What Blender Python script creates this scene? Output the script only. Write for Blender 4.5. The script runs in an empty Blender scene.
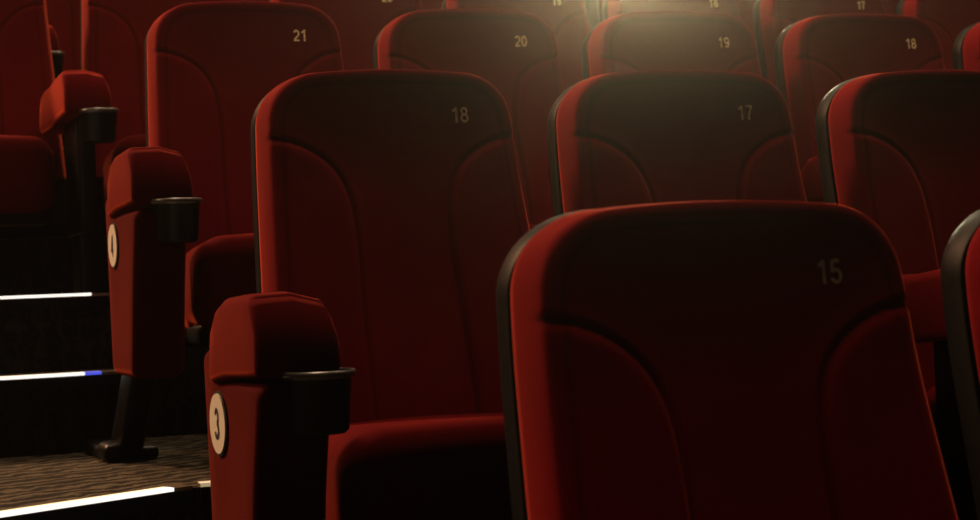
import bpy, bmesh, math, random
from mathutils import Vector, Matrix
random.seed(7)
C = bpy.context.scene.collection
sc = bpy.context.scene

# ------------------------------------------------------------------ materials
def new_mat(name):
    m = bpy.data.materials.new(name); m.use_nodes = True
    nt = m.node_tree; b = nt.nodes['Principled BSDF']
    return m, nt, b

def nd(nt, typ, **kw):
    n = nt.nodes.new(typ)
    for k, v in kw.items():
        if k in n.inputs: n.inputs[k].default_value = v
        else: setattr(n, k, v)
    return n

def velvet(name, c0, c1, sheen=1.0, tint=(1.0, .34, .2, 1), seam=True):
    m, nt, b = new_mat(name)
    tc = nd(nt, 'ShaderNodeTexCoord')
    n1 = nd(nt, 'ShaderNodeTexNoise', Scale=9.0, Detail=4.0, Roughness=.6)
    n2 = nd(nt, 'ShaderNodeTexNoise', Scale=420.0, Detail=2.0)
    nt.links.new(tc.outputs['Object'], n1.inputs['Vector'])
    nt.links.new(tc.outputs['Object'], n2.inputs['Vector'])
    mix = nd(nt, 'ShaderNodeMix', data_type='RGBA')
    mix.inputs['A'].default_value = c0; mix.inputs['B'].default_value = c1
    add = nd(nt, 'ShaderNodeMath', operation='MULTIPLY_ADD')
    nt.links.new(n2.outputs['Fac'], add.inputs[0]); add.inputs[1].default_value = .7
    sub = nd(nt, 'ShaderNodeMath', operation='MULTIPLY_ADD')
    nt.links.new(n1.outputs['Fac'], sub.inputs[0]); sub.inputs[1].default_value = .9; sub.inputs[2].default_value = -.3
    nt.links.new(sub.outputs[0], add.inputs[2])
    nt.links.new(add.outputs[0], mix.inputs['Factor'])
    last = mix.outputs['Result']
    if seam:
        at = nd(nt, 'ShaderNodeAttribute', attribute_name='seam')
        mx = nd(nt, 'ShaderNodeMix', data_type='RGBA')
        nt.links.new(at.outputs['Fac'], mx.inputs['Factor'])
        nt.links.new(last, mx.inputs['A']); mx.inputs['B'].default_value = (c0[0]*.4, c0[1]*.4, c0[2]*.4, 1)
        last = mx.outputs['Result']
    nt.links.new(last, b.inputs['Base Color'])
    b.inputs['Roughness'].default_value = .92
    b.inputs['Specular IOR Level'].default_value = .02
    b.inputs['Sheen Weight'].default_value = sheen
    b.inputs['Sheen Roughness'].default_value = .3
    b.inputs['Sheen Tint'].default_value = tint
    bp = nd(nt, 'ShaderNodeBump', Strength=.18, Distance=.002)
    nt.links.new(n2.outputs['Fac'], bp.inputs['Height'])
    nt.links.new(bp.outputs['Normal'], b.inputs['Normal'])
    return m

def plain(name, col, rough=.5, metal=0, spec=.5, noise=None):
    m, nt, b = new_mat(name)
    tc = nd(nt, 'ShaderNodeTexCoord')
    n = nd(nt, 'ShaderNodeTexNoise', Scale=noise or 60.0, Detail=3.0)
    nt.links.new(tc.outputs['Object'], n.inputs['Vector'])
    mr = nd(nt, 'ShaderNodeMapRange'); mr.inputs['To Min'].default_value = max(0, rough-.08); mr.inputs['To Max'].default_value = min(1, rough+.08)
    nt.links.new(n.outputs['Fac'], mr.inputs['Value']); nt.links.new(mr.outputs['Result'], b.inputs['Roughness'])
    b.inputs['Base Color'].default_value = (*col, 1)
    b.inputs['Metallic'].default_value = metal
    b.inputs['Specular IOR Level'].default_value = spec
    return m

M = {}
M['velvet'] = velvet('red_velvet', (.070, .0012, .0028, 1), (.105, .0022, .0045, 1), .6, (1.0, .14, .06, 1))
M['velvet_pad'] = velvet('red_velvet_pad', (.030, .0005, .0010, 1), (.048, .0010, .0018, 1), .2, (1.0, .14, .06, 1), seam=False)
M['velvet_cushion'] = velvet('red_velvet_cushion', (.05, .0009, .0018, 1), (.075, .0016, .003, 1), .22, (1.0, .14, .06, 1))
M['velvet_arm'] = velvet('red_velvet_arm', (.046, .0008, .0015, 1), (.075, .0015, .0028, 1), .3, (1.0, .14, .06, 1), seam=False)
M['plastic'] = plain('black_plastic', (.0006, .0007, .0007), .5, 0, .05)
M['cup'] = plain('black_cup', (.002, .0025, .0025), .38, 0, .25)
M['steel'] = plain('black_steel', (.0008, .0008, .0008), .4, 0, .12)
M['rim'] = plain('pale_rim', (.16, .15, .13), .35, .7, .6)  # lighter metallic lip of the cup holders
M['cream'] = plain('cream_enamel', (.5, .49, .40), .55, 0, .3)
M['ink'] = plain('black_ink', (.008, .007, .006), .6, 0, .2)
M['trim'] = plain('dark_alu', (.22, .18, .12), .35, .8, .5)

def gold(name, col):
    m, nt, b = new_mat(name)
    tc = nd(nt, 'ShaderNodeTexCoord')
    n = nd(nt, 'ShaderNodeTexNoise', Scale=190.0, Detail=3.0, Roughness=.7)
    nt.links.new(tc.outputs['Object'], n.inputs['Vector'])
    cr = nd(nt, 'ShaderNodeValToRGB')
    cr.color_ramp.elements[0].position = .30; cr.color_ramp.elements[0].color = (col[0]*.12, col[1]*.08, col[2]*.08, 1)
    cr.color_ramp.elements[1].position = .47; cr.color_ramp.elements[1].color = (*col, 1)
    nt.links.new(n.outputs['Fac'], cr.inputs['Fac']); nt.links.new(cr.outputs['Color'], b.inputs['Base Color'])
    b.inputs['Roughness'].default_value = .55; b.inputs['Metallic'].default_value = .15
    return m
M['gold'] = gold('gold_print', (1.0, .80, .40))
M['gold_mid'] = gold('gold_print_mid', (.62, .48, .24))
M['gold_dark'] = gold('gold_print_dark', (.27, .20, .10))

def carpet(name, c0, c1, scale=1.0):
    m, nt, b = new_mat(name)
    tc = nd(nt, 'ShaderNodeTexCoord')
    w = nd(nt, 'ShaderNodeTexWave', Scale=5.5*scale, Distortion=6.0, Detail=2.0, wave_type='BANDS', bands_direction='Y')
    w.inputs['Detail Scale'].default_value = 2.6
    mp = nd(nt, 'ShaderNodeMapping'); mp.inputs['Rotation'].default_value = (0, 0, math.radians(-22)); mp.inputs['Scale'].default_value = (1.3, 1, 1)
    n = nd(nt, 'ShaderNodeTexNoise', Scale=240.0, Detail=3.0)
    nt.links.new(tc.outputs['Object'], mp.inputs['Vector']); nt.links.new(mp.outputs['Vector'], w.inputs['Vector']); nt.links.new(tc.outputs['Object'], n.inputs['Vector'])
    mul = nd(nt, 'ShaderNodeMath', operation='MULTIPLY_ADD'); mul.inputs[2].default_value = -.22
    k = nd(nt, 'ShaderNodeMath', operation='MULTIPLY_ADD'); k.inputs[1].default_value = 1.5; k.inputs[2].default_value = .25
    nt.links.new(n.outputs['Fac'], k.inputs[0])
    nt.links.new(w.outputs['Fac'], mul.inputs[0]); nt.links.new(k.outputs[0], mul.inputs[1])
    mix = nd(nt, 'ShaderNodeMix', data_type='RGBA'); mix.inputs['A'].default_value = c0; mix.inputs['B'].default_value = c1
    nt.links.new(mul.outputs[0], mix.inputs['Factor'])
    nt.links.new(mix.outputs['Result'], b.inputs['Base Color'])
    b.inputs['Roughness'].default_value = .95; b.inputs['Specular IOR Level'].default_value = .1
    bp = nd(nt, 'ShaderNodeBump', Strength=.6, Distance=.006)
    nt.links.new(mul.outputs[0], bp.inputs['Height']); nt.links.new(bp.outputs['Normal'], b.inputs['Normal'])
    return m
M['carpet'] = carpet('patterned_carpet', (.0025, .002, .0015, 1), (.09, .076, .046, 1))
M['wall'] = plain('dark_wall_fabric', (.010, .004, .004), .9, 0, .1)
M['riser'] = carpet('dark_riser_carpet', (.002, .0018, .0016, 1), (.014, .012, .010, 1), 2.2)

def glow(name, col, strength):
    m, nt, b = new_mat(name)
    tc = nd(nt, 'ShaderNodeTexCoord')
    n = nd(nt, 'ShaderNodeTexNoise', Scale=3.0, Detail=2.0)
    nt.links.new(tc.outputs['Object'], n.inputs['Vector'])
    mr = nd(nt, 'ShaderNodeMapRange'); mr.inputs['From Min'].default_value = .3; mr.inputs['From Max'].default_value = .7
    mr.inputs['To Min'].default_value = strength*.75; mr.inputs['To Max'].default_value = strength*1.1
    nt.links.new(n.outputs['Fac'], mr.inputs['Value']); nt.links.new(mr.outputs['Result'], b.inputs['Emission Strength'])
    b.inputs['Base Color'].default_value = (.5, .5, .45, 1)
    b.inputs['Emission Color'].default_value = (*col, 1)
    return m
M['led'] = glow('white_led', (1.0, .95, .88), 1.3)
M['led_warm'] = glow('warm_led', (1.0, .78, .36), .95)
M['led_dim'] = glow('dim_led', (1.0, .8, .45), .4)
M['led_blue'] = glow('blue_led', (.04, .10, 1.0), .8)

# ------------------------------------------------------------------ helpers
def link(name, me, parent=None, loc=(0, 0, 0)):
    o = bpy.data.objects.new(name, me); C.objects.link(o)
    o.location = loc
    if parent: o.parent = parent
    return o

def tag(o, label, cat, group=None):
    o['label'] = label; o['category'] = cat
    if group: o['group'] = group
    return o

def finish(bm, name, *mats, smooth=True):
    bmesh.ops.recalc_face_normals(bm, faces=bm.faces)
    me = bpy.data.meshes.new(name); bm.to_mesh(me); bm.free()
    for m in mats: me.materials.append(m)
    if smooth:
        for p in me.polygons: p.use_smooth = True
    return me

def rbox(bm, c, size, r, n=6, fn=None, mat=0):
    """box with rounded edges; n subdivisions along each rounded edge"""
    hx, hy, hz = size[0]/2, size[1]/2, size[2]/2
    r = min(r, hx*.999, hy*.999, hz*.999)
    def ticks(h):
        k = max(3, n//2)
        a = [-h + r*(1-math.cos(i/k*math.pi/2))*1.0 for i in range(k)]
        inner = max(2, int((2*h-2*r)/.04))
        mid = [-h+r + (2*h-2*r)*i/inner for i in range(inner+1)]
        return a + mid + [-t for t in reversed(a)]
    T = [ticks(hx), ticks(hy), ticks(hz)]
    H = (hx, hy, hz)
    cache = {}
    def vert(p):
        q = [max(-H[i]+r, min(H[i]-r, p[i])) for i in range(3)]
        d = [p[i]-q[i] for i in range(3)]
        # cube -> sphere mapping of the corner offset
        l = math.sqrt(sum(x*x for x in d))
        if l > 1e-9:
            mx = max(abs(x) for x in d)
            # use an angle-preserving-ish map
            d = [x/l*r for x in d]
        P = [c[i]+q[i]+d[i] for i in range(3)]
        if fn: P = fn(*P)
        key = tuple(round(x, 6) for x in p)
        if key not in cache: cache[key] = bm.verts.new(P)
        return cache[key]
    for ax in range(3):
        u, v = (ax+1) % 3, (ax+2) % 3
        for s in (-1, 1):
            for i in range(len(T[u])-1):
                for j in range(len(T[v])-1):
                    vs = []
                    for (a, b) in ((i, j), (i+1, j), (i+1, j+1), (i, j+1)):
                        p = [0, 0, 0]; p[ax] = s*H[ax]; p[u] = T[u][a]; p[v] = T[v][b]
                        vs.append(vert(p))
                    if len(set(vs)) == 4:
                        try: f = bm.faces.new(vs); f.material_index = mat
                        except ValueError: pass

def lathe(bm, c, prof, n=32, mat=0, mats=None):
    rings = []
    for (r, z) in prof:
        if r < 1e-6: rings.append([bm.verts.new((c[0], c[1], c[2]+z))])
        else: rings.append([bm.verts.new((c[0]+r*math.cos(2*math.pi*k/n), c[1]+r*math.sin(2*math.pi*k/n), c[2]+z)) for k in range(n)])
    for i in range(len(rings)-1):
        A, B = rings[i], rings[i+1]
        for k in range(n):
            a, b2 = A[k % len(A)], A[(k+1) % len(A)]; c1, d = B[(k+1) % len(B)], B[k % len(B)]
            vs = []
            for v in (a, b2, c1, d):
                if v not in vs: vs.append(v)
            if len(vs) >= 3:
                f = bm.faces.new(vs); f.material_index = mats[i] if mats else mat

def prism(bm, pts, z0, z1, mat=0):
    A = [bm.verts.new((p[0], p[1], z0)) for p in pts]; B = [bm.verts.new((p[0], p[1], z1)) for p in pts]
    fs = [bm.faces.new(A[::-1]), bm.faces.new(B)]
    n = len(pts)
    for i in range(n): fs.append(bm.faces.new((A[i], A[(i+1) % n], B[(i+1) % n], B[i])))
    for f in fs: f.material_index = mat

# ------------------------------------------------------------------ seat geometry
# seat-local frame: x along the row, -y towards the screen, z up from the floor
HT = 1.045                   # height of the back's top above the floor
TAN = math.tan(math.radians(13.5))
ZB = -.64                    # bottom of upholstery, below the top
W0 = .219
CR = .096                    # top corner radius

def half_w(z):               # z measured down from the top (negative)
    t = -z
    w = W0 + .052*max(0, t-.07) - .0*t
    if t < CR:
        k = 1-t/CR
        w -= CR*(1-math.sqrt(max(0, 1-k**2.15)))*1.0
    return w

def top_z(x):                # slight crown of the top edge
    return -.006*(x/.13)**2 if abs(x) < .13 else -.006

SEAM = [(.30, -.120), (.225, -.122), (.185, -.128), (.145, -.146), (.112, -.176), (.093, -.215), (.085, -.26), (.083, -.33), (.086, -.42), (.09, -.70)]
def catmull(P, n=10):
    out = []
    for i in range(len(P)-1):
        p0 = P[max(0, i-1)]; p1 = P[i]; p2 = P[i+1]; p3 = P[min(len(P)-1, i+2)]
        for k in range(n):
            t = k/n
            out.append(tuple(.5*((2*p1[j]) + (-p0[j]+p2[j])*t + (2*p0[j]-5*p1[j]+4*p2[j]-p3[j])*t*t + (-p0[j]+3*p1[j]-3*p2[j]+p3[j])*t**3) for j in (0, 1)))
    out.append(P[-1]); return out
SC = catmull(SEAM)
def seam_dist(x, z):
    x = abs(x); best = 9; side = 1
    for i in range(len(SC)-1):
        ax, az = SC[i]; bx, bz = SC[i+1]
        dx, dz = bx-ax, bz-az
        t = max(0, min(1, ((x-ax)*dx+(z-az)*dz)/(dx*dx+dz*dz+1e-12)))
        ex, ez = x-(ax+dx*t), z-(az+dz*t)
        d = ex*ex+ez*ez
        if d < best:
            best = d; side = dx*ez-dz*ex
    return math.sqrt(best), side       # side>0 : wing (outside / below)

def base_y(z):
    t = -z-.105
    sp = .045*math.log(1+math.exp(max(-30, min(30, t/.045))))              # upright head, reclined below
    return -TAN*1.36*sp + .014 - .55*max(0, .12+min(z, 0))**2

def face_y(x, z):
    """depth of the front surface of the back"""
    w = half_w(min(z, -.0001))
    y = base_y(z)
    y -= .006*math.exp(-((z+.10)/.07)**2)             # padded head roll
    y += .010*math.exp(-((z+.40)/.16)**2)*math.exp(-(x/.16)**2)            # dished middle
    d, s = seam_dist(x, z)
    wing = 1/(1+math.exp(-(d if s > 0 else -d)/.006))
    y -= .010*wing*max(0, min(1, (w-abs(x))/.03))
    y += .007*math.exp(-(d/.0045)**2)
    e = min(w-abs(x), -z+ (0))
    return y

def back_mesh():
    bm = bmesh.new(); lay = bm.verts.layers.float.new('seam')
    E = .014
    NU = 112
    us = []
    for i in range(NU+1):
        t = i/NU*2-1
        us.append(math.copysign(1-(1-abs(t))**1.12, t))
    zs = []
    n1 = 34
    for i in range(n1+1): zs.append(-.0008-.12*(1-math.cos(i/n1*math.pi/2)))
    n2 = 96
    for i in range(1, n2+1): zs.append(-.1208 + (ZB+.1208)*i/n2)
    rows = []
    for z in zs:
        w = half_w(z); row = []
        for u in us:
            x = u*w
            zz = z + top_z(x)*max(0, 1+z/.06) if z > -.06 else z
            # distance to outline
            dx = w-abs(x); dz = -z
            if dz < CR and abs(x) > W0-CR:
                cx = W0-CR
                de = CR-math.hypot(max(0, abs(x)-cx), max(0, CR-dz))
                de = min(max(de, 0), dx+.02)
            else: de = min(dx, dz)
            y = face_y(x, z)
            if de < E:
                k = 1-de/E
                y += E*.72*(1-math.sqrt(max(0, 1-k*k)))
            v = bm.verts.new((x, y, HT+zz)); d, s = seam_dist(x, z)
            v[lay] = math.exp(-(d/.003)**2)
            pd = abs(de-.024)
            v[lay] = max(v[lay], .55*math.exp(-(pd/.0035)**2))
            row.append(v)
        rows.append(row)
    for a, b in zip(rows, rows[1:]):
        for i in range(NU): bm.faces.new((a[i], a[i+1], b[i+1], b[i]))
    # outline loop: left side up, over the top, right side down
    loop = [r[0] for r in reversed(rows)] + rows[0][1:-1] + [r[-1] for r in rows]
    prev = loop
    for (off, dy) in ((.0025, .006), (.007, .024), (.0105, .042), (.0115, .052), (.008, .057), (-.008, .060)):
        nx = []
        for v in loop:
            x, y, z = v.co; t = HT-z
            base = base_y(z-HT) + .010
            sx = math.copysign(1, x)
            k = max(0, min(1, (CR-t)/CR))           # how much the outward normal points up
            ang = k*math.pi/2
            ox = sx*math.cos(ang)*off if abs(x) > .1 else 0
            oz = math.sin(ang)*off*.25
            nx.append(bm.verts.new((x+ox, base+dy-.0, z+oz)))
        for i in range(len(loop)-1): bm.faces.new((prev[i], prev[i+1], nx[i+1], nx[i]))
        prev = nx
    bm.faces.new(prev)
    return finish(bm, 'backrest', M['velvet'])

def outline(off, zb, n=14):
    """rounded top outline, left bottom -> right bottom"""
    P = []
    zs = [zb + (-CR-zb)*i/16 for i in range(17)]
    for z in zs: P.append((-(half_w(min(z, -CR))+off), z))
    cx = W0+.052*.028-CR
    for i in range(1, n+1):
        a = i/n*math.pi/2
        P.append((-(cx+(CR+off)*math.cos(a)), -CR+(CR+off)*math.sin(a)))
    Q = [(-x, z) for x, z in reversed(P)]
    return P+Q

def shell_mesh():
    bm = bmesh.new()
    prof = [(.007, .058), (.0115, .059), (.013, .062), (.0135, .076), (.013, .092), (.010, .107), (.002, .118), (-.018, .125), (-.05, .128)]
    prev = None
    for off, dy in prof:
        L = outline(off, -.80 if off > -.03 else -.76)
        ring = [bm.verts.new((x, base_y(min(z, 0))+.010+dy, HT+z-.007-.7*max(0, off)*max(0, min(1, (CR+z)/CR)))) for x, z in L]
        if prev:
            for i in range(len(ring)-1): bm.faces.new((prev[i], prev[i+1], ring[i+1], ring[i]))
            bm.faces.new((prev[-1], prev[0], ring[0], ring[-1]))
        else: bm.faces.new(ring)
        prev = ring
    bm.faces.new(prev[::-1])
    return finish(bm, 'back_shell', M['plastic'])

def cushion_mesh():
    bm = bmesh.new()
    lay = bm.verts.layers.float.new('seam')
    def fn(x, y, z):
        t = (y+.46)/.40
        k = max(0, min(1, t))
        z2 = z - .022*k                                       # falls to the back
        z2 += .010*(1-(x/.23)**2)*(1 if z > .40 else 0)
        x2 = x*(1-.02*(1-k))
        # front face leans back towards its lower edge
        y2 = y + (.05*(.48-z)/.2 if y < -.30 else 0)
        return (x2, y2, z2)
    rbox(bm, (0, -.235, .390), (.424, .43, .205), .062, 14, fn)
    for v in bm.verts: v[lay] = 0
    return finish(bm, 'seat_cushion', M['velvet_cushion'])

def pan_mesh():
    bm = bmesh.new()
    rbox(bm, (0, -.20, .285), (.40, .33, .05), .018, 6)
    return finish(bm, 'seat_pan', M['plastic'])

# armrest frame: origin at the rear of the armrest on its left plane; +x = right, -y = forward
AW = .112
def pad_mesh(rear=-.0675, mat='velvet_arm'):
    bm = bmesh.new()
    L = rear+.3425
    def fn(x, y, z):
        k = max(0, min(1, (-y-.07)/.27))
        zz = z + (.012*(k-.6)) - .02*max(0, .35-k)
        yy = y - .006*math.sin((z-.54)/.12*math.pi)*(1 if k > .5 else 0)
        h = max(0, min(1, (z-.56)/.102))                     # domed top, falling to the rear and to the right
        c = (x-AW/2)/(AW/2)
        zz -= h*(.004*max(0, -c)**4 + .024*max(0, c)**4)
        xx = x - .004*max(0, c)**2*h
        r = max(0, 1-(rear-y)/.09)
        zz -= h*.042*r**2.0
        yy -= h*.022*r*r
        hh = max(0, min(1, (z-.605)/.057)); kk = max(0, min(1, (k-.6)/.4))
        yy += .026*hh**2.2*kk; zz -= .006*hh**2*kk**3
        return (xx, yy, zz)
    rbox(bm, (AW/2, rear-L/2, .606), (AW+.012, L, .120), .015, 14, fn)
    lay = bm.verts.layers.float.new('seam')
    for v in bm.verts: v[lay] = 0
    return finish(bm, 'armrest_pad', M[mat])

def panel_mesh():
    bm = bmesh.new()
    def fn(x, y, z):
        t = max(0, min(1, (.585-z)/.385))                    # 0 top .. 1 bottom
        front = -.330 + .085*t; rear = 0 - .030*t
        k = (-y)/.33
        yy = rear + (front-rear)*k
        if k < .28 and z > .50: z = z + .0
        zz = z
        zz = z - .043*max(0, min(1, (z-.40)/.15))*max(0, min(1, (k-.18)/.10))
        return (x, yy, zz)
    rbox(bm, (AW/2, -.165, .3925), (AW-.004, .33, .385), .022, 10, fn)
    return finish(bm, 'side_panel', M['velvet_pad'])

def cup_mesh():
    bm = bmesh.new()
    c = (AW/2+.026, -.343, .019)
    lathe(bm, c, [(0, .452), (.034, .452), (.0395, .457), (.046, .528), (.0505, .530), (.0515, .535), (.050, .539), (.0465, .5385), (.0445, .533), (.038, .468), (0, .464)], 40, mats=[0, 0, 0, 1, 1, 1, 1, 0, 0, 0])
    return finish(bm, 'cup_holder', M['cup'], M['rim'])

def post_mesh():
    bm = bmesh.new()
    rbox(bm, (AW/2, -.19, .39), (.05, .20, .32), .012, 6)
    rbox(bm, (AW/2, -.19, .13), (.045, .12, .24), .012, 6)
    rbox(bm, (AW/2, -.19, .012), (.085, .26, .024), .009, 6)
    for z in (.42, .34):
        lathe(bm, (0, 0, 0), [(0, 0)], 3) if False else None
    return finish(bm, 'support_post', M['steel'])

def leg_mesh():
    """raked leg running from under the seat back to a foot by the riser"""
    bm = bmesh.new()
    def rake(x, y, z): return (x, y+.30*(1-z/.30), z)
    rbox(bm, (AW/2+.01, -.10, .165), (.055, .13, .29), .014, 8, rake)
    rbox(bm, (AW/2+.01, .25, .016), (.12, .30, .03), .013, 8)
    rbox(bm, (AW/2-.03, .14, .022), (.05, .10, .044), .018, 8)
    return finish(bm, 'support_leg', M['steel'])

def arc(cx, cy, rx, ry, a0, a1, n=22):
    return [(cx+rx*math.cos(math.radians(a0+(a1-a0)*i/n)), cy+ry*math.sin(math.radians(a0+(a1-a0)*i/n))) for i in range(n+1)]
def line(*P):
    out = []
    for (x0, y0), (x1, y1) in zip(P, P[1:]):
        out += [(x0+(x1-x0)*i/6, y0+(y1-y0)*i/6) for i in range(6)]
    return out+[P[-1]]
DIG = {
    '0': [arc(.275, .5, .20, .43, 0, 360, 40)],
    '1': [line((.35, 0), (.35, 1)), [(.36, .95), (.29, .86), (.21, .79), (.10, .73)]],
    '2': [arc(.275, .70, .195, .23, 168, -25)+[(.40, .48), (.30, .36), (.19, .25), (.10, .12), (.07, .07)], line((.03, .07), (.51, .07))],
    '3': [arc(.26, .72, .18, .21, 165, -90), arc(.26, .285, .21, .225, 90, -165)],
    '4': [line((.38, 0), (.38, 1)), line((.36, .95), (.07, .29)), line((.03, .28), (.53, .28))],
    '5': [line((.47, .93), (.13, .93)), line((.16, .95), (.105, .47)), arc(.27, .32, .205, .255, 142, -162)],
    '6': [arc(.275, .32, .195, .25, 0, 360, 36), arc(.275, .5, .20, .43, 40, 200)],
    '7': [line((.04, .93), (.51, .93)), [(.47, .92), (.40, .78), (.33, .62), (.28, .44), (.24, .24), (.22, 0)]],
    '8': [arc(.275, .725, .165, .205, 0, 360, 32), arc(.275, .285, .205, .22, 0, 360, 36)],
    '9': [arc(.275, .68, .195, .25, 0, 360, 36), arc(.275, .5, .20, .43, 20, -140)],
}
def text_mesh(s, h, stroke=.15):
    """flat numerals of cap height h, centred on the origin in the xy plane"""
    bm = bmesh.new(); W = .62
    for i, ch in enumerate(s):
        ox = (i-(len(s)-1)/2)*W-.275
        for q, P in enumerate(DIG[ch]):
            P = [Vector((x, y)) for x, y in P]; prev = None
            closed = (P[0]-P[-1]).length < 1e-4
            for k, p in enumerate(P):
                a_ = P[k-1] if k else (P[-2] if closed else P[0]); b_ = P[k+1] if k < len(P)-1 else (P[1] if closed else P[-1])
                t = (b_-a_).normalized(); n = Vector((-t.y, t.x))*stroke/2
                cur = [bm.verts.new(((p.x+n.x+ox)*h, (p.y+n.y-.5)*h, q*.00015)), bm.verts.new(((p.x-n.x+ox)*h, (p.y-n.y-.5)*h, q*.00015))]
                if prev: bm.faces.new((prev[0], prev[1], cur[1], cur[0]))
                prev = cur
    return bm

NUMX = .121; NUMZ = -.083
def number_mesh(s, mat):
    bm = text_mesh(s, .0275)
    for v in bm.verts:
        x, z = NUMX+v.co.x, NUMZ+v.co.y
        v.co = (x, face_y(x, z)-.0010-v.co.z, HT+z)
    return finish(bm, 'seat_number', M[mat], smooth=False)

def plate_mesh(s):
    bm = bmesh.new()
    cy, cz = -.105, .475
    def disc(r, x0, x1, mat, n=48):
        A = []
        for x in (x0, x1):
            A.append([bm.verts.new((x, cy+r*math.cos(2*math.pi*k/n), cz+r*1.0*math.sin(2*math.pi*k/n))) for k in range(n)])
        f = bm.faces.new(A[1]); f.material_index = mat
        for k in range(n):
            f = bm.faces.new((A[0][k], A[0][(k+1) % n], A[1][(k+1) % n], A[1][k])); f.material_index = mat
    disc(.0485, .006, -.0005, 1)
    disc(.0445, .004, -.0025, 0)
    t = text_mesh(s, .046, .17)
    me = bpy.data.meshes.new('t'); t.to_mesh(me); t.free()
    base = len(bm.verts); nf = len(bm.faces)
    bm.from_mesh(me); bpy.data.meshes.remove(me)
    bm.verts.ensure_lookup_table(); bm.faces.ensure_lookup_table()
    for v in bm.verts[base:]:
        v.co = (-.0030-v.co.z, cy-v.co.x, cz+v.co.y)
    for f in bm.faces[nf:]: f.material_index = 1
    return finish(bm, 'number_plate', M['cream'], M['ink'], smooth=False)

ME = dict(back=back_mesh(), shell=shell_mesh(), cushion=cushion_mesh(), pan=pan_mesh(), pad=pad_mesh(), pad_mid=pad_mesh(.095, 'velvet'),  # middle pads get brighter velvet, standing in for light from the left
          panel=panel_mesh(), cup=cup_mesh(), post=post_mesh(), leg=leg_mesh())
NUMS = {}
ARM_ANG = math.radians(5.2)

def seat(x, Y, fl, num, label, group, plate=None, armdx=0, cdz=0, bdz=0):
    t = bpy.data.objects.new('theatre_seat', None); C.objects.link(t); t.location = (x, Y, fl); t.empty_display_size = .1
    tag(t, label, 'seat', group)
    b = link('backrest', ME['back'], t, (0, 0, bdz)); b['label'] = 'red velvet back with curved seams'
    link('back_shell', ME['shell'], t, (0, 0, bdz))['label'] = 'black plastic shell behind the velvet'
    if num:
        gm = 'gold_dark' if Y < 2 else 'gold_mid' if Y < 3 else 'gold'  # same gold print, in darker tones for the two nearest rows
        if (num, gm) not in NUMS: NUMS[num, gm] = number_mesh(num, gm)
        link('seat_number', NUMS[num, gm], b)['label'] = 'worn gold numerals ' + num
    cu = link('seat_cushion', ME['cushion'], t, (0, 0, cdz))
    link('seat_pan', ME['pan'], cu)['label'] = 'black underside'
    a = bpy.data.objects.new('armrest', None); C.objects.link(a); a.parent = t
    if plate:
        a.location = (-.390+armdx, -.245, 0); a.rotation_euler = (0, 0, ARM_ANG)
        link('side_panel', ME['panel'], a)
        pl = link('number_plate', plate_mesh(plate), a); pl['label'] = 'cream oval plate with a black ' + plate
        link('support_leg', ME['leg'], a)['label'] = 'black steel leg and foot'
    else:
        a.location = (-.28-AW/2+.018+armdx, -.245, 0); a.rotation_euler = (0, 0, ARM_ANG)
        link('support_post', ME['post'], a)['label'] = 'black steel post and foot'
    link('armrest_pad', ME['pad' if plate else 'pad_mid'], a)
    link('cup_holder', ME['cup'], a)['label'] = 'black cup holder with lighter rim'
    return t

Y0, PR, S = 1.733, 1.138, .56
TOP = [.070, .367, .664, .961, 1.27]
FL = [z-HT for z in TOP]
ROWS = [
    (0, .838, ['15', '14']),
    (1, .772, ['18', '17', '16']),
    (2, .736, ['21', '20', '19', '18', '17']),
    (3, .147, ['22', '21', '20', '19', '18', '17', '16']),
    (4, .030, [None]*8),
]
RN = ['front row', 'second row', 'third row', 'fourth row', 'back row']
LAB = {
    (0, 0): 'large foreground red velvet cinema seat numbered 15, nearest the camera',
    (0, 1): 'front row red cinema seat cut off by the right frame edge, right of seat 15',
    (1, 0): 'red cinema seat numbered 18 nearest the lit steps, cream plate 3 on its panel',
    (1, 1): 'red cinema seat numbered 17 directly behind foreground seat 15',
    (1, 2): 'red cinema seat right of the 17 behind seat 15, cut off at right',
    (2, 0): 'red cinema seat numbered 21 at the end of its row, directly behind aisle seat 18',
    (2, 1): 'red cinema seat numbered 20, right of seat 21 and above the front 18',
    (2, 2): 'red cinema seat numbered 19 in full view, right of seat 20',
    (2, 3): 'red cinema seat numbered 18 right of the fully visible 19',
    (2, 4): 'red cinema seat at right frame edge, right of the upper 18',
    (3, 0): 'red cinema seat cut off by the left frame edge above the steps',
    (3, 1): 'red cinema seat left of seat 21, its armrest above the aisle steps',
    (3, 2): 'red cinema seat showing between the tops of seats 21 and 20',
    (3, 3): 'red cinema seat of the top row behind and right of seat 20',
    (3, 4): 'red cinema seat numbered 18 of the top row, behind seat 19',
    (3, 5): 'red cinema seat numbered 17 at the top edge behind the upper 18',
    (3, 6): 'red cinema seat in the top right corner behind the upper 18',
}
SEAT = {}
NUDGE = {(3, 0): -.035, (3, 1): -.026, (3, 2): -.012, (0, 0): -.014, (0, 1): .000, (1, 2): .006, (2, 0): -.008}
NUDGEY = {(0, 0): -.05, (0, 1): -.05, (2, 0): -.03, (3, 0): -.05, (3, 1): -.04, (3, 2): -.02}
ARMDX = {(2, 0): .012, (3, 1): -.05}
CDZ = {0: -.02, 1: -.036, 2: -.006, 3: .012, 4: .012}
PLATE = {(1, 0): '3', (2, 0): '4'}
for r, x0, nums in ROWS:
    for k, nm in enumerate(nums):
        lab = LAB.get((r, k)) or 'dim red cinema seat of the backmost row glimpsed between seats'
        SEAT[(r, k)] = seat(x0+.005+k*S+NUDGE.get((r, k), 0), Y0+r*PR+NUDGEY.get((r, k), 0), FL[r], nm, lab, 'red cinema seats, '+RN[r],
                            PLATE.get((r, k)), ARMDX.get((r, k), 0), CDZ[r], .009 if (r, k) == (2, 0) else .003)

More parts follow.
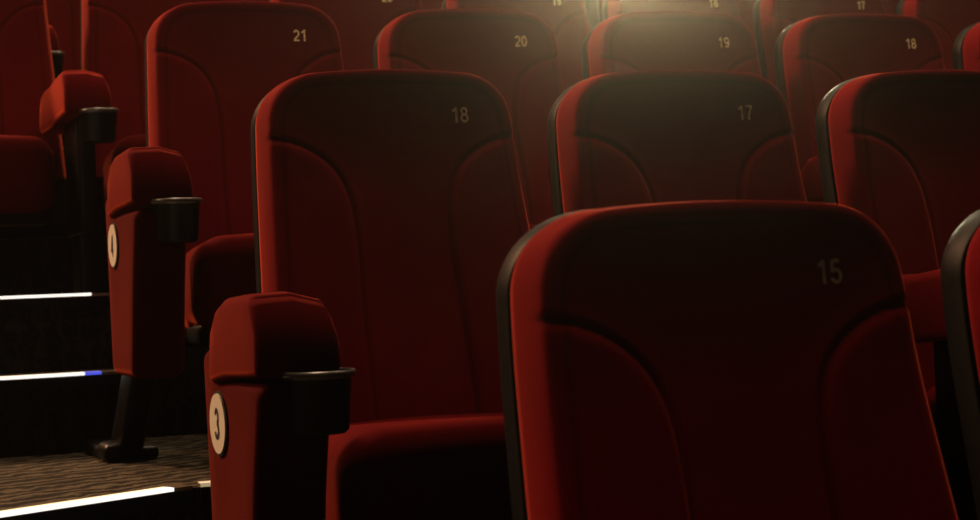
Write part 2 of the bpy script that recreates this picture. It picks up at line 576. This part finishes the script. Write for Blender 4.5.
# ------------------------------------------------------------------ setting
def struct(name, bm, *mats):
    o = link(name, finish(bm, name, *mats, smooth=False)); o['kind'] = 'structure'; return o

XA = .452      # right limit of the aisle steps
def tier(name, x0, x1, y0, y1, z, zb, skew=0):
    bm = bmesh.new()
    pts = [(x0, y0), (x1, y0), (x1, y1), (x0, y1)]
    prism(bm, pts, zb, z, 0)
    for f in bm.faces:
        f.normal_update()
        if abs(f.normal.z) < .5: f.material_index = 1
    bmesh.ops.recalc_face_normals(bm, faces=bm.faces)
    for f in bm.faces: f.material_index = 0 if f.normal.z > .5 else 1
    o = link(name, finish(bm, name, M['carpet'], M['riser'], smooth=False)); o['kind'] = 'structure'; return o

F2 = FL[2]; F3 = FL[3]
tier('floor', -2.2, 6, -1.5, .95, FL[0]-.33, FL[0]-.40)
tier('floor', -2.2, 6, .95, 2.08, FL[0], FL[0]-.40)
tier('floor', XA, 6, 2.08, 3.26, FL[1], FL[0]-.40)
tier('floor', XA, 6, 3.26, 4.44, F2, FL[0]-.40)
tier('floor', XA, 6, 4.44, 5.66, F3, FL[0]-.40)
tier('floor', -2.2, 6, 5.66, 15.0, FL[4], FL[0]-.40)
def wall(name, x0, x1, y0, y1):
    bm = bmesh.new(); prism(bm, [(x0, y0), (x1, y0), (x1, y1), (x0, y1)], FL[0]-.40, 10.5); struct(name, bm, M['wall'])
wall('wall_back', -8.2, 6, 15.0, 15.2)
wall('wall_left', -8.2, -8.0, -1.5, 15.0)
# aisle
def aisle(pts, z):
    bm = bmesh.new(); prism(bm, pts, FL[0]-.40, z, 0)
    bmesh.ops.recalc_face_normals(bm, faces=bm.faces)
    for f in bm.faces: f.material_index = 0 if f.normal.z > .5 else 1
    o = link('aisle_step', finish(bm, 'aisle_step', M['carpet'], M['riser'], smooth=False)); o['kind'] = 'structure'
G = .001
ZS1 = -.200; ZS2 = -.012
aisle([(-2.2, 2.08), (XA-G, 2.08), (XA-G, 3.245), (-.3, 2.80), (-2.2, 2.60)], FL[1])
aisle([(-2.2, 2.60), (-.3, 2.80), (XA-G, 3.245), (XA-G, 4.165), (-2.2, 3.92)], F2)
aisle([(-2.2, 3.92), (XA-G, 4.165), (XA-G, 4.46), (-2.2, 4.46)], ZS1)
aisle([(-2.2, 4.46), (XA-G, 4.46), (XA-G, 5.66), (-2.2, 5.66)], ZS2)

def nosing(a, b, z, label, blue=None, dim=False, group='lit step edges of the aisle'):
    """aluminium profile with a glowing strip along the front edge from a to b"""
    t = bpy.data.objects.new('step_edge_light', None); C.objects.link(t); t.location = (b[0], b[1], z)
    tag(t, label, 'step light', group)
    A = Vector((a[0]-b[0], a[1]-b[1], 0)); L = A.length; d = A.normalized(); n = Vector((d.y, -d.x, 0))
    if n.y > 0: n = -n
    bm = bmesh.new()
    def bar(s0, s1, p0, p1, z0, z1, mat=0):
        q = [d*s0+n*p0, d*s1+n*p0, d*s1+n*p1, d*s0+n*p1]
        prism(bm, [(v.x, v.y) for v in q], z0, z1, mat)
    bar(0, L, -.045, .010, .0, .007)
    bar(0, L, .0005, .010, -.028, .0, 1)
    link('edge_profile', finish(bm, 'edge_profile', M['trim'], M['plastic'], smooth=False), t)
    bm = bmesh.new()
    s0 = .0 if dim else .045
    segs = [(s0, L)]
    if blue: segs = [(blue[1], L)]
    for s in segs: 
        bar(s[0], s[1], -.022, -.010, .007, .0085, 1); bar(s[0], s[1], -.010, .006, .007, .0085); bar(s[0], s[1], .010, .0115, .0015, .0085)
    link('light_strip', finish(bm, 'light_strip', M['led_dim'] if dim else M['led'], M['led_dim'] if dim else M['led_warm'], smooth=False), t)
    if blue:
        bm = bmesh.new(); bar(blue[0], blue[1], -.020, .006, .007, .0085); bar(blue[0], blue[1], .010, .0115, .0015, .0085)
        link('light_strip', finish(bm, 'light_strip', M['led_blue'], smooth=False), t)['label'] = 'blue glowing end of the strip'
    return t
nosing((-.3, 2.80), (XA-.002, 3.245), F2, 'glowing warm white edge strip of the lowest visible aisle step')
nosing((-2.2, 3.92), (XA-.03, 4.163), ZS1, 'glowing edge strip of the middle aisle step with a blue end', blue=(.045, .085))
nosing((-2.2, 4.46), (XA-.02, 4.46), ZS2, 'glowing edge strip of the topmost visible aisle step')
nosing((XA+.02, 3.258), (XA+.6, 3.258), F2, 'short pale platform edge strip beside the panel plated 3', dim=True, group='platform edge strips')

# rail along the foot of the second row of seats
def tube(bm, a, b, r, n=12):
    a, b = Vector(a), Vector(b); d = (b-a).normalized(); u = d.orthogonal().normalized(); w = d.cross(u)
    R = [[bm.verts.new(p+(u*math.cos(2*math.pi*k/n)+w*math.sin(2*math.pi*k/n))*r) for k in range(n)] for p in (a, b)]
    for k in range(n): bm.faces.new((R[0][k], R[0][(k+1) % n], R[1][(k+1) % n], R[1][k]))
    bm.faces.new(R[0][::-1]); bm.faces.new(R[1])

# ------------------------------------------------------------------ camera (fitted)
f_px = 1700
yaw, pit, rol = math.radians(18.2), math.radians(.53), math.radians(-2.25)
F = Vector((math.sin(yaw)*math.cos(pit), math.cos(yaw)*math.cos(pit), math.sin(pit)))
R = Vector((math.cos(yaw), -math.sin(yaw), 0)); U = R.cross(F)
R2 = R*math.cos(rol)+U*math.sin(rol); U2 = -R*math.sin(rol)+U*math.cos(rol)
cam = bpy.data.cameras.new('camera'); co = bpy.data.objects.new('camera', cam); C.objects.link(co)
co.matrix_world = Matrix((R2, U2, -F)).transposed().to_4x4()
cam.sensor_width = 36; cam.sensor_fit = 'HORIZONTAL'; cam.lens = 36*f_px/980; cam.clip_start = .05
cam.dof.use_dof = True; cam.dof.focus_distance = 2.85; cam.dof.aperture_fstop = 7.0
sc.camera = co

# ------------------------------------------------------------------ lights
def area(name, loc, target, size, power, col, spread=180):
    l = bpy.data.lights.new(name, 'AREA'); l.shape = 'RECTANGLE'; l.size, l.size_y = size; l.energy = power; l.color = col
    l.spread = math.radians(spread)
    o = bpy.data.objects.new(name, l); C.objects.link(o); o.location = loc
    o.rotation_euler = (Vector(target)-Vector(loc)).to_track_quat('-Z', 'Y').to_euler(); return o
area('rear_side_light', (-6.6, 12.5, 8.9), (1.1, 2.5, 0), (1.6, 1.6), 3500, (1.0, .52, .27))
area('aisle_side_light', (-6.0, 6.6, 5.0), (1.2, 2.6, 0), (1.4, 1.4), 300, (1.0, .52, .28))
area('aisle_front_fill', (-1.6, -3.6, 1.8), (.2, 5.4, .7), (.6, .6), 1.0, (1.0, .5, .45), 24)  # added fill for the dark left end of the fourth row
area('ceiling_light', (1.9, 7.6, 4.6), (1.4, 2.6, 0), (2.5, 1.2), 90, (1.0, .70, .42))
sl = bpy.data.lights.new('overhead_fill', 'SUN'); sl.energy = 1.15; sl.color = (1.0, .70, .48); sl.angle = math.radians(5)  # sun lamp added as an even overhead fill for the reclined lower backs
so = bpy.data.objects.new('overhead_fill', sl); C.objects.link(so); so.location = (1, 0, 5)
so.rotation_euler = Vector((.06, -.05, -.98)).to_track_quat('-Z', 'Y').to_euler()
area('row_fill', (2.1, 3.1, 3.7), (2.2, 4.9, .2), (3.6, .4), 56, (1.0, .62, .42))  # added fill above the rear rows, reddens their lower backs
area('front_fill', (1.6, -5.0, 1.6), (1.2, 3.0, .2), (4.0, 2.0), 5.5, (1.0, .84, .70))  # added weak fill from the front, lifts the gold numerals
pl = bpy.data.lights.new('projector_beam', 'SPOT'); pl.energy = 620; pl.color = (1.0, .83, .50); pl.spot_size = math.radians(38); pl.spot_blend = .8; pl.shadow_soft_size = .12
po = bpy.data.objects.new('projector_beam', pl); C.objects.link(po)
pd = F + R2*((632-490)/f_px) + U2*((260+80)/f_px); ploc = pd*(8.6/pd.y); po.location = ploc
po.rotation_euler = (Vector((.9, 0, -.1))-ploc).to_track_quat('-Z', 'Y').to_euler()
# thin haze hanging in the projector beam
bm = bmesh.new(); rbox(bm, (1.7, 4.6, .5), (8.8, 8.6, 4.4), .2, 4)
hz, nt, b = new_mat('haze'); nt.nodes.remove(b)
vs = nd(nt, 'ShaderNodeVolumeScatter', Color=(1.0, .93, .78, 1), Density=.006, Anisotropy=.955)
nt.links.new(vs.outputs[0], nt.nodes['Material Output'].inputs['Volume'])
ho = link('haze', finish(bm, 'haze', hz)); ho['kind'] = 'stuff'; ho['label'] = 'thin warm haze hanging in the beam above the upper rows'; ho['category'] = 'haze'
w = bpy.data.worlds.new('dark_hall'); sc.world = w; w.use_nodes = True
w.node_tree.nodes['Background'].inputs[0].default_value = (.004, .003, .0025, 1)
w.node_tree.nodes['Background'].inputs[1].default_value = 1.0
sc.view_settings.view_transform = 'Standard'
sc.view_settings.look = 'None'
sc.cycles.use_denoising = True
